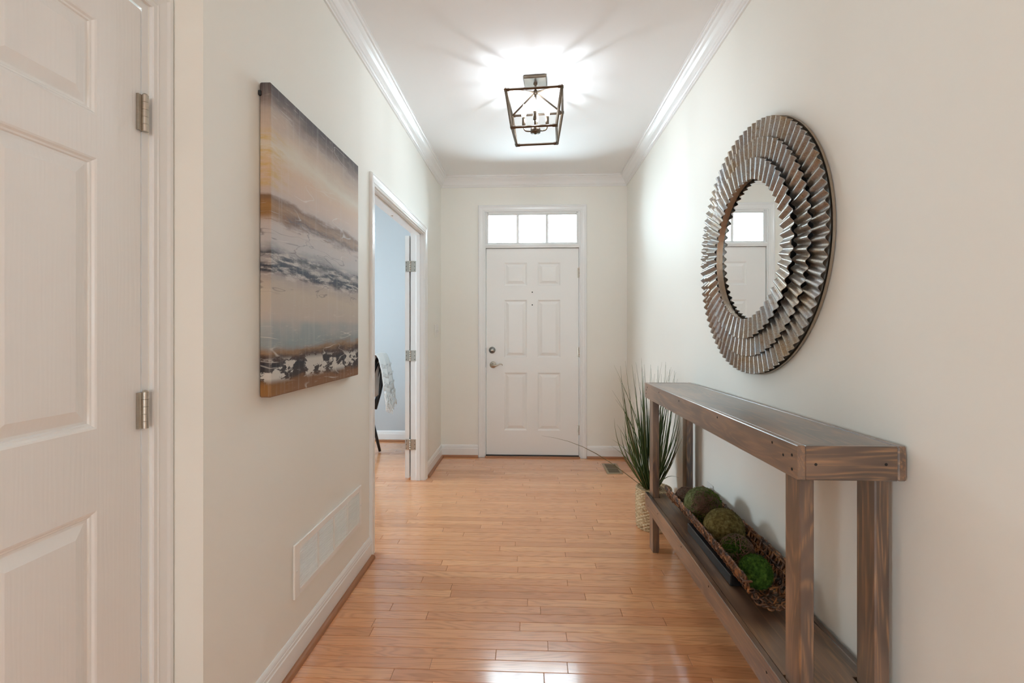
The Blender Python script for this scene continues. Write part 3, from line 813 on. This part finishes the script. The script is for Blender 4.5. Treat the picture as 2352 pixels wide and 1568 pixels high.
# shelf board with notches around the legs
sa, sb = TX0+BT+.001, TX1-BT-.001
g_ = .010
na, nb_ = ly[0]+LD_+g_, ly[1]-g_
sh = MB()
poly = [(sa, na), (sa, nb_), (lx[0]+LW_+.004, nb_), (lx[0]+LW_+.004, TY1-.03), (lx[1]-.004, TY1-.03), (lx[1]-.004, nb_), (sb, nb_), (sb, na), (lx[1]-.004, na), (lx[1]-.004, TY0+.03), (lx[0]+LW_+.004, TY0+.03), (lx[0]+LW_+.004, na)]
nP = len(poly)
sh.add([(x, y_, SZ-.001) for x, y_ in poly]+[(x, y_, SZ-.021) for x, y_ in poly], [tuple(range(nP)), tuple(range(nP, 2*nP))[::-1]]+[(i, (i+1) % nP, nP+(i+1) % nP, nP+i) for i in range(nP)])
sh.build('shelf_board', M_wy, tb)
# nail holes
def hole(p, axis, r_=.0038):
    MB().lathe(p, axis, [(-.001, r_), (.0004, r_), (.0006, r_*.8)], 10, False).build('nail_hole', M_dark, tb)
for yy, dz in ((1.195, .030), (1.195, .066), (1.235, .040), (1.29, .020), (1.66, .018), (2.08, .020), (2.40, .022), (2.63, .022), (2.655, .040), (2.66, .062)):
    hole((TX0, yy, ztop(yy)-dz), (-1, 0, 0))
for xx, dz in ((TX0+.045, .047), (TX1-.05, .045)): hole((xx, TY0+.0005, ZT-dz), (0, -1, 0))
for yy, dz in ((1.32, .03), (1.74, .022), (2.05, .02), (2.42, .022), (2.64, .02), (2.62, .06)): hole((TX0, yy, SZ-dz), (-1, 0, 0))

# ------------------------------------------------------------------ wicker tray on the shelf
SH = SZ-.001
TYa, TYb, TXc, THW = 1.545, 2.43, .812, .094
tr = thing('wicker_tray', 'long trough of brown woven willow on a black block under the table', 'tray', (TXc, (TYa+TYb)/2, SH))
PH = .040
ped = MB().cbox(.738, .886, 1.705, 2.165, SH, SH+PH, .003).build('pedestal', M_blackbox, tr)
def trough(yn, s_):
    """s_ -1 front rim .. 1 back rim, yn 0..1 along"""
    e = (2*yn-1)**2
    zb = SH+PH+.004-.026*e
    zr = SH+.124-.004*e
    a = s_*1.0
    x = TXc+THW*math.sin(a*PI/2)**1 if False else TXc+THW*(a if abs(a) < 1 else math.copysign(1, a))*(1.0-.0*e)
    z = zb+(zr-zb)*abs(a)**2.7
    return Vector((x, TYa+(TYb-TYa)*yn, z))
wk = MB(); NSr = 40
rng = random.Random(3)
for i in range(NSr):
    for layer in (0, 1):
        base_y = (i+.5)/NSr; ph = rng.uniform(-.5, .5)+(0 if (i+layer) % 2 else PI)
        pts = []; K = 30
        for q in range(K+1):
            s_ = -1+2*q/K
            yy = base_y+(.0155*math.sin(s_*12+ph)+.003*rng.uniform(-1, 1))
            yy = min(1.0, max(0.0, yy))
            p = trough(yy, s_)
            p.z += .004*math.sin(s_*19+ph*2+layer*PI)+layer*.003
            p.x += .002*rng.uniform(-1, 1)
            pts.append(p)
        wk.tube(pts, rng.uniform(.0030, .0042), 6)
# chain loops over the rims
for sd in (-1, 1):
    for i in range(66):
        yc_ = (i+.5)/66; c0 = trough(yc_, sd); rr = rng.uniform(.010, .0145)
        tilt = rng.uniform(-.6, .6); pts = []
        for q in range(11):
            w_ = 2*PI*q/10
            pts.append(c0+Vector((sd*.002+.006*math.sin(w_)*math.sin(tilt), rr*math.cos(w_)*.9, rr*.85*math.sin(w_)-.004)))
        wk.tube(pts, rng.uniform(.0034, .0046), 5, caps=False)
# a second, lower chain on the outside of each long side
for sd in (-1, 1):
    for row, s0 in ((0, .93), (1, .80)):
        for i in range(52):
            yc_ = (i+.5+.5*row)/53; c0 = trough(yc_, sd*s0)+Vector((sd*.005, 0, 0)); rr = rng.uniform(.011, .015)
            tl = rng.uniform(-.8, .8); pts = []
            for q in range(9):
                w_ = 2*PI*q/8*.8+tl
                pts.append(c0+Vector((sd*.004*math.cos(w_*2), rr*math.cos(w_), rr*1.1*math.sin(w_))))
            wk.tube(pts, rng.uniform(.0034, .0046), 5, caps=True)
# loops along the end curves
for yn in (0.0, 1.0):
    for i in range(15):
        s_ = -1+2*(i+.5)/15; c0 = trough(yn, s_); pts = []
        rr = rng.uniform(.010, .015); th_ = rng.uniform(0, PI)
        for q in range(9):
            w_ = 2*PI*q/8
            pts.append(c0+Vector((rr*math.cos(w_), (rr*.8)*math.sin(w_)*math.cos(th_), rr*.5*math.sin(w_)+.003)))
        wk.tube(pts, .0040, 5, caps=False)
tag(wk.build('willow_weave', M_wicker, tr), kind='stuff')
for s_ in (-1, -.62, .62, 1):
    MB().tube([trough(q/20, s_)+Vector((0, 0, .001)) for q in range(21)], .0018, 6).build('wire_rod', M_steel_dark, tr)
for yn in (0.0, 1.0):
    MB().tube([trough(yn, -1+2*q/20)+Vector((0, 0, .001)) for q in range(21)], .0018, 6).build('wire_rod', M_steel_dark, tr)

# decorative balls
def blob(c, rx, ry, rz, disp, freq, seed, n=5):
    bm = bmesh.new(); bmesh.ops.create_icosphere(bm, subdivisions=n, radius=1)
    for v in bm.verts:
        d = v.co.normalized()
        k_ = 1+disp*noise.noise(d*freq+Vector((seed, 0, 0)))+disp*.6*noise.noise(d*freq*3.1+Vector((0, seed, 0)))
        v.co = Vector((d.x*rx*k_, d.y*ry*k_, d.z*rz*k_))+Vector(c)
    m = MB(); m.v = [tuple(v.co) for v in bm.verts]; bm.verts.index_update()
    m.f = [tuple(v.index for v in f_.verts) for f_ in bm.faces]; m.sm = [True]*len(m.f); bm.free(); return m
def fuzz(c, rx, ry, rz, cnt, ln, rg, mask=None, w=.0009):
    m = MB()
    k_ = 0
    while k_ < cnt:
        d = Vector((rg.gauss(0, 1), rg.gauss(0, 1), rg.gauss(0, 1))).normalized()
        if mask and not mask(d): continue
        k_ += 1
        p = Vector(c)+Vector((d.x*rx, d.y*ry, d.z*rz))*rg.uniform(.97, 1.01)
        t_ = d.cross(Vector((rg.gauss(0, 1), rg.gauss(0, 1), rg.gauss(0, 1)))).normalized()
        e = (d*rg.uniform(.35, 1)+t_*rg.uniform(-.9, .9)).normalized()*ln*rg.uniform(.5, 1.3)
        sd = t_*w
        m.add([p-sd, p+sd, p+e], [(0, 1, 2)])
    return m
def twigs(c, rx, ry, rz, cnt, rg, r_=.0009, span=(.5, 1.6), mask=None, lift=1.03):
    m = MB(); k_ = 0
    while k_ < cnt:
        ax = Vector((rg.gauss(0, 1), rg.gauss(0, 1), rg.gauss(0, 1))).normalized()
        a = ax.orthogonal().normalized(); b = ax.cross(a); st = rg.uniform(0, 2*PI); sp = rg.uniform(*span)
        mid = a*math.cos(st+sp/2)+b*math.sin(st+sp/2)
        if mask and not mask(mid): continue
        k_ += 1
        off = rg.uniform(-.35, .35); lf = rg.uniform(.98, lift); pts = []
        for q in range(8):
            w_ = st+sp*q/7
            d = (a*math.cos(w_)+b*math.sin(w_)+ax*off).normalized()*(lf+.02*math.sin(q*2.1+st))
            pts.append(Vector(c)+Vector((d.x*rx, d.y*ry, d.z*rz)))
        m.tube(pts, r_*rg.uniform(.7, 1.4), 4, caps=False)
    return m
def tray_z(yy):
    return trough((yy-TYa)/(TYb-TYa), 0).z
def ball(name, label, u_y, x, r_, kind, seed, squash=1.0):
    rg = random.Random(seed)
    zb = tray_z(u_y)+.001
    # rest in the trough: lift until it clears the curved sides
    need = zb
    for q in range(-40, 41):
        s_ = q/40; p = trough((u_y-TYa)/(TYb-TYa), s_); dx = p.x-x
        if abs(dx) < r_: need = max(need, p.z-.012-r_*squash+ math.sqrt(r_*r_-dx*dx)*squash)
    c = (x, u_y, need+r_*squash*1.0)
    o = None
    if kind == 'green':
        o = blob(c, r_, r_*1.02, r_*squash, .05, 2.2, seed).build(name, M_moss_green, origin=c)
        tag(fuzz(c, r_, r_*1.02, r_*squash, 5200, .006, rg).build('moss_fibres', M_moss_green, o), kind='stuff')
    elif kind == 'olive':
        o = blob(c, r_, r_, r_*squash, .02, 3, seed).build(name, M_moss_olive, origin=c)
        tag(fuzz(c, r_, r_, r_*squash, 5200, .004, rg).build('moss_fibres', M_moss_olive, o), kind='stuff')
    elif kind == 'mixed':
        o = blob(c, r_, r_, r_*squash, .02, 3, seed).build(name, M_moss_sage, origin=c)
        tag(fuzz(c, r_, r_, r_*squash, 3600, .004, rg).build('moss_fibres', M_moss_sage, o), kind='stuff')
        v1 = Vector((-.15, -.85, .25)).normalized(); v2 = Vector((.35, -.75, .55)).normalized(); v3 = Vector((-.35, -.8, -.5)).normalized()
        tag(twigs(c, r_, r_, r_, 210, rg, .0010, (.3, .9), lambda d: d.dot(v1) > .80, 1.06).build('twig_patch', M_twig, o), kind='stuff')
        tag(fuzz(c, r_*1.03, r_*1.03, r_*1.03, 1300, .010, rg, lambda d: (d.dot(v2) > .84 and noise.noise(d*5) > -.1) or (d.dot(v3) > .86), .0014).build('lime_tufts', M_moss_lime, o), kind='stuff')
    else:
        o = blob(c, r_*.9, r_*.9, r_*.9*squash, .08, 3, seed).build(name, M_moss_green if kind == 'twig_green' else M_twig, origin=c)
        if kind == 'twig_green':
            v2 = Vector((-.6, -.6, .5)).normalized()
            tag(fuzz(c, r_*.93, r_*.93, r_*.93, 2400, .010, rg, lambda d: d.dot(v2) > .25, .0013).build('moss_fibres', M_moss_lime, o), kind='stuff')
            tag(twigs(c, r_, r_, r_, 420, rg, .0010, (.5, 1.7), lambda d: d.dot(v2) < .72, 1.08).build('twig_wrap', M_twig, o), kind='stuff')
        else:
            tag(twigs(c, r_, r_, r_, 420, rg, .0009, (.5, 1.7), None, 1.1).build('twig_wrap', M_twig, o), kind='stuff')
    return tag(o, label, 'ball', 'decorative moss balls in the wicker tray')
ball('moss_ball', 'bright green moss ball nearest in the wicker tray', 1.650, .802, .053, 'green', 11, 1.04)
ball('twig_ball', 'twig wrapped ball with green moss second in the wicker tray', 1.775, .792, .058, 'twig_green', 12)
ball('moss_ball', 'large olive brown moss ball in the middle of the tray', 1.915, .802, .079, 'olive', 13)
ball('moss_ball', 'sage moss ball with a twig nest patch and lime tufts', 2.125, .794, .081, 'mixed', 14, .98)
ball('twig_ball', 'dark twig ball farthest back, half hidden in the wicker tray', 2.290, .782, .056, 'twig', 15)

# ------------------------------------------------------------------ potted grass
PX, PY, PR, PHt = .792, 2.945, .108, .245
pg = thing('potted_grass', 'tall reed grass plant in a round woven seagrass basket beside the table', 'plant', (PX, PY, 0))
rows, sts = 25, 38
sub, su = 4, 4
m = MB(); nv = rows*sub; nh = sts*su; vs_ = []
for i in range(nv+1):
    t_ = i/nv; rw = int(min(rows-1, t_*rows)); loc_ = t_*rows-rw
    rad = PR*(.97+.05*math.sin(t_*PI*.9))
    for k_ in range(nh):
        a = 2*PI*k_/nh
        wv = math.sin(a*sts/2*1+(PI if rw % 2 else 0))
        bulge = .0062*math.sin(loc_*PI)*(.40+.60*wv)+.0018*noise.noise(Vector((a*9, t_*60, 1)))
        vs_.append((PX+(rad+bulge)*math.cos(a), PY+(rad+bulge)*math.sin(a), PHt*t_+.001+.0016*math.sin(a*11+i)*(t_ > .01)))
fs = [(i*nh+k_, i*nh+(k_+1) % nh, (i+1)*nh+(k_+1) % nh, (i+1)*nh+k_) for i in range(nv) for k_ in range(nh)]
m.add(vs_, fs, False)
m.lathe((PX, PY, PHt-.03), (0, 0, 1), [(.03, PR*.985), (.03, PR*.93), (0, PR*.92)], 48, False)
m.lathe((PX, PY, .001), (0, 0, 1), [(0, PR*.95), (.003, PR*.95)], 48, False)
pot = m.build('seagrass_basket', M_sea, pg)
rimm = MB()
for o_ in (0, PI):
    rimm.tube([(PX+(PR*.975+.004*math.cos(q*1.3+o_))*math.cos(2*PI*q/80), PY+(PR*.975+.004*math.cos(q*1.3+o_))*math.sin(2*PI*q/80), PHt+.001+.004*math.sin(q*1.3+o_)) for q in range(81)], .0042, 6, caps=False)
rimm.build('braided_rim', M_sea, pg)
rg = random.Random(21)
mm = blob((PX, PY, PHt-.035), PR*.9, PR*.9, .032, .12, 4, 5, 4); fill = mm.build('moss_filling', M_moss_olive, pg)
tag(fuzz((PX, PY, PHt-.035), PR*.9, PR*.9, .036, 1500, .018, rg, lambda d: d.z > .1, .0012).build('moss_fibres', M_moss_sage, pg), kind='stuff')
def blade(bx, by, tip, bend, r_):
    b0 = Vector((bx, by, PHt-.02)); t_ = Vector(tip); pts = []
    for q in range(9):
        s_ = q/8
        p = b0.lerp(t_, s_); p += Vector(bend)*(math.sin(s_*PI)*(.6+.4*s_)); pts.append(p)
    def tp(s_): return 1.0 if s_ < .5 else max(.12, 1-(s_-.5)*1.85)
    MB().tube(pts, r_, 3, caps=False, taper=tp).build('grass_blade', M_grass, pg)
for i in range(115):
    a = rg.uniform(0, 2*PI); rb = .038*math.sqrt(rg.random())
    bx, by = PX-.02+rb*math.cos(a), PY+rb*math.sin(a)
    h = rg.uniform(.52, 1.06); sprd = rg.uniform(.02, .19)*(1.25-.45*h)
    a2 = a+rg.uniform(-.5, .5)
    tx = bx+sprd*math.cos(a2)*1.25; ty = by+sprd*math.sin(a2)
    tx = min(tx, XR-.012)
    k_ = rg.uniform(-.25, -.05)*sprd
    blade(bx, by, (tx, ty, max(.45, h)), (-math.cos(a2)*-k_*1.6*-1, math.sin(a2)*k_, 0), rg.uniform(.0028, .0044))
# the few stray blades that lean far out
for tip, bend in (((.075, 2.90, .585), (0, 0, .085)), ((.55, 2.9, .66), (0, 0, .05)), ((.525, 2.92, .56), (0, 0, .06)), ((.51, 2.88, .53), (0, 0, .045)), ((.60, 2.9, .60), (0, 0, .05)), ((.905, 2.80, .36), (0, 0, .055)), ((.915, 2.86, .52), (.03, 0, -.02)), ((.90, 2.86, .60), (.02, 0, -.02)),
                  ((.545, 2.97, 1.03), (.03, 0, .03)), ((.53, 2.96, .87), (.02, 0, .05)), ((.54, 2.9, .82), (.03, 0, .06)), ((.57, 2.95, .95), (.04, 0, .02)),
                  ((.905, 2.95, 1.02), (-.03, 0, 0)), ((.925, 2.92, .99), (-.03, 0, 0)), ((.92, 2.98, 1.0), (-.04, 0, 0)), ((.93, 2.9, .95), (-.03, 0, 0)), ((.86, 3.0, 1.05), (-.02, 0, 0)), ((.715, 2.95, 1.08), (0, 0, 0)), ((.68, 2.95, 1.05), (.01, 0, 0))):
    blade(PX-.03+rg.uniform(-.02, .03), PY-.02+rg.uniform(-.02, .02), tip, bend, rg.uniform(.0022, .0030))

# ------------------------------------------------------------------ ceiling lantern
LXc, LYc = .034, 2.765
lt = thing('ceiling_lantern', 'semi flush bronze cage lantern with four lit candle bulbs on the ceiling', 'lamp', (LXc, LYc, ZC), math.radians(-4.6))
zo = lambda z: z-ZC
MB().cbox(-.069, .069, -.069, .069, -.020, -.0005, .004).build('canopy', M_bronze, lt, local=True)
ws, wb_, zt_, zb_ = .1615, .129, zo(2.640), zo(2.436)
BW = .0118
cage = [(-1, -1), (1, -1), (1, 1), (-1, 1)]
for i in range(4):
    a, b = cage[i], cage[(i+1) % 4]
    for hw, hz_ in ((ws, zt_), (wb_, zb_)):
        p_, q_ = Vector((a[0]*hw, a[1]*hw, hz_)), Vector((b[0]*hw, b[1]*hw, hz_)); d_ = (q_-p_).normalized()
        MB().bar(p_, q_, BW*.9).bar(p_-d_*.006, p_+d_*.022, BW*1.2).bar(q_-d_*.022, q_+d_*.006, BW*1.2).build('cage_bar', M_bronze, lt, local=True)
    MB().bar((a[0]*ws, a[1]*ws, zt_+.004), (a[0]*wb_, a[1]*wb_, zb_-.004), BW).build('cage_bar', M_bronze, lt, local=True)
    MB().bar((a[0]*ws, a[1]*ws, zt_), (a[0]*.006, a[1]*.006, zo(2.698)), BW*.8).build('roof_strut', M_bronze, lt, local=True)
hz = zo(2.700)
MB().lathe((0, 0, -.019), (0, 0, -1), [(0, .012), (.006, .012), (.010, .006), (-hz-.028, .006), (-hz-.027, .012), (-hz-.008, .013), (-hz-.006, .008), (-hz, .007), (-hz+.010, .007), (-hz+.012, .005), (-zo(2.476)-.019, .005)], 16).build('stem', M_bronze, lt, local=True)
MB().lathe((0, 0, zo(2.480)), (0, 0, -1), [(0, .012), (.003, .026), (.004, .030), (.026, .030), (.028, .0285), (.0285, .009), (.034, .008), (.036, .004)], 28).build('hub', M_bronze, lt, local=True)
for i in range(4):
    a = -PI/2+i*PI/2+math.radians(1); ca, sa_ = math.cos(a), math.sin(a); R_ = .071
    pts = [(ca*r_, sa_*r_, zo(z)) for r_, z in ((.026, 2.464), (.045, 2.464), (.056, 2.466), (.064, 2.471), (.069, 2.479), (R_, 2.489), (R_, 2.502))]
    arm = MB().tube(pts, .0045, 10).build('lamp_arm', M_bronze, lt, local=True)
    MB().lathe((ca*R_, sa_*R_, zo(2.498)), (0, 0, 1), [(0, .009), (.002, .0105), (.050, .0105), (.052, .009)], 18).build('candle_sleeve', M_bronze, lt, local=True)
    prof = [(0, .008), (.004, .011), (.014, .0150), (.026, .0165), (.040, .0150), (.056, .0105), (.070, .0055), (.080, .0022), (.084, .0006)]
    MB().lathe((ca*R_, sa_*R_, zo(2.549)), (0, 0, 1), prof, 14).build('candle_bulb', M_bulb, lt, local=True)
    MB().lathe((ca*R_, sa_*R_, zo(2.561)), (0, 0, 1), [(0, .002), (.003, .0032), (.030, .0032), (.034, .001)], 8).build('filament', M_core, lt, local=True)

# ------------------------------------------------------------------ chair with throw in the office
ch = thing('black_chair', 'black bentwood chair in the office, mostly hidden by the doorway', 'chair', (-1.78, 4.45, 0))
HX, HY = -1.565, 4.45
m = MB()
# seat faces -x; hoop back leans towards +x
sp_ = []
for q in range(32):
    a = 2*PI*q/32; sp_.append((-1.79+.225*math.cos(a)*(1.0), 4.45+.215*math.sin(a)))
m.add([(x, y_, .455) for x, y_ in sp_]+[(x, y_, .425) for x, y_ in sp_], [tuple(range(32)), tuple(range(32, 64))[::-1]]+[(i, (i+1) % 32, 32+(i+1) % 32, 32+i) for i in range(32)])
m.build('seat', M_black, ch)
for sx in (-1, 1):
    for sy in (-1, 1):
        MB().tube([(-1.79+sx*.15, 4.45+sy*.14, .43), (-1.79+sx*.20, 4.45+sy*.165, .22), (-1.79+sx*.245, 4.45+sy*.185, 0.008)], .017, 10, taper=lambda t: 1.1-.3*t).build('leg', M_black, ch)
def hoop_pt(t, w, h0, top, bx, tx):
    a = PI*t; yy = -w*math.cos(a); s_ = math.sin(a)**.55
    z = h0+(top-h0)*s_; u_ = (z-h0)/(top-h0)
    x = bx+(tx-bx)*(u_**.8)
    return (x, HY+yy, z)
MB().tube([hoop_pt(q/28, .205, .44, 1.00, -1.600, -1.475) for q in range(29)], .0165, 10).build('back_hoop', M_black, ch)
MB().tube([hoop_pt(q/28, .145, .44, .93, -1.605, -1.49) for q in range(29)], .011, 8).build('inner_hoop', M_black, ch)
for yy in (-.07, 0, .07):
    MB().tube([(-1.605, HY+yy, .44), (-1.565, HY+yy, .68), (-1.49, HY+yy*1.15, .925)], .008, 8).build('spindle', M_black, ch)
for sx in (-1, 1):
    MB().tube([(-1.79+.18*sx, 4.45-.16, .25), (-1.79+.18*sx, 4.45+.16, .25)], .009, 8).build('stretcher', M_black, ch)
# throw
tw = thing('throw_blanket', 'white fringed throw draped over the black chair back', 'blanket', (-1.47, HY, .5))
ny = 40; prof = []
def drape(y_n):
    """profile over the hoop at relative width y_n (-1..1)"""
    yy = HY-.045+.150*y_n
    ztop_ = 1.012+.012*math.cos(y_n*1.3)
    P = [(-1.535, .60), (-1.530, .70), (-1.522, .80), (-1.508, .90), (-1.498, .965), (-1.487, ztop_), (-1.470, ztop_+.012), (-1.448, ztop_+.004), (-1.432, ztop_-.03), (-1.420, .93), (-1.405, .85), (-1.392, .76), (-1.380, .68)]
    out = []
    for k_, (x, z) in enumerate(P):
        edge = max(0, k_-7)/5
        wv = .012*math.sin(y_n*6+k_*.12)*min(1, abs(k_-6)/4)+.004*math.sin(y_n*15+1)
        out.append((x+wv, yy+.004*math.sin(k_*.5+y_n*3), z-.05*edge*(.5+.5*math.sin(y_n*3+1))))
    return out
cols = [drape(-1+2*i/ny) for i in range(ny+1)]
m = MB(); m.strip(cols, False, True)
cl = m.build('cloth', M_fabric, tw)
so = cl.modifiers.new('thickness', 'SOLIDIFY'); so.thickness = .006
fr = MB(); rg = random.Random(8)
for i in range(70):
    y_n = -1+2*i/69; e = drape(y_n)[-1]; pts = []
    l_ = rg.uniform(.13, .20)
    for q in range(7):
        s_ = q/6
        pts.append((e[0]+.02*s_+.006*math.sin(q*1.9+i), e[1]+.008*math.sin(q*2.3+i*1.7), e[2]-l_*s_))
    fr.tube(pts, .0036, 5)
for i in range(260):
    y_n = rg.uniform(-1, 1); cc = drape(y_n); k_ = rg.randint(9, 12); e = Vector(cc[k_])+Vector((.006, 0, 0))
    pts = [e+Vector((.004*math.sin(q*1.6), .006*math.cos(q*1.6), -.012*q)) for q in range(4)]
    fr.tube(pts, .0035, 4)
tag(fr.build('fringe', M_fabric, tw), kind='stuff')
print('planks', n_pl)
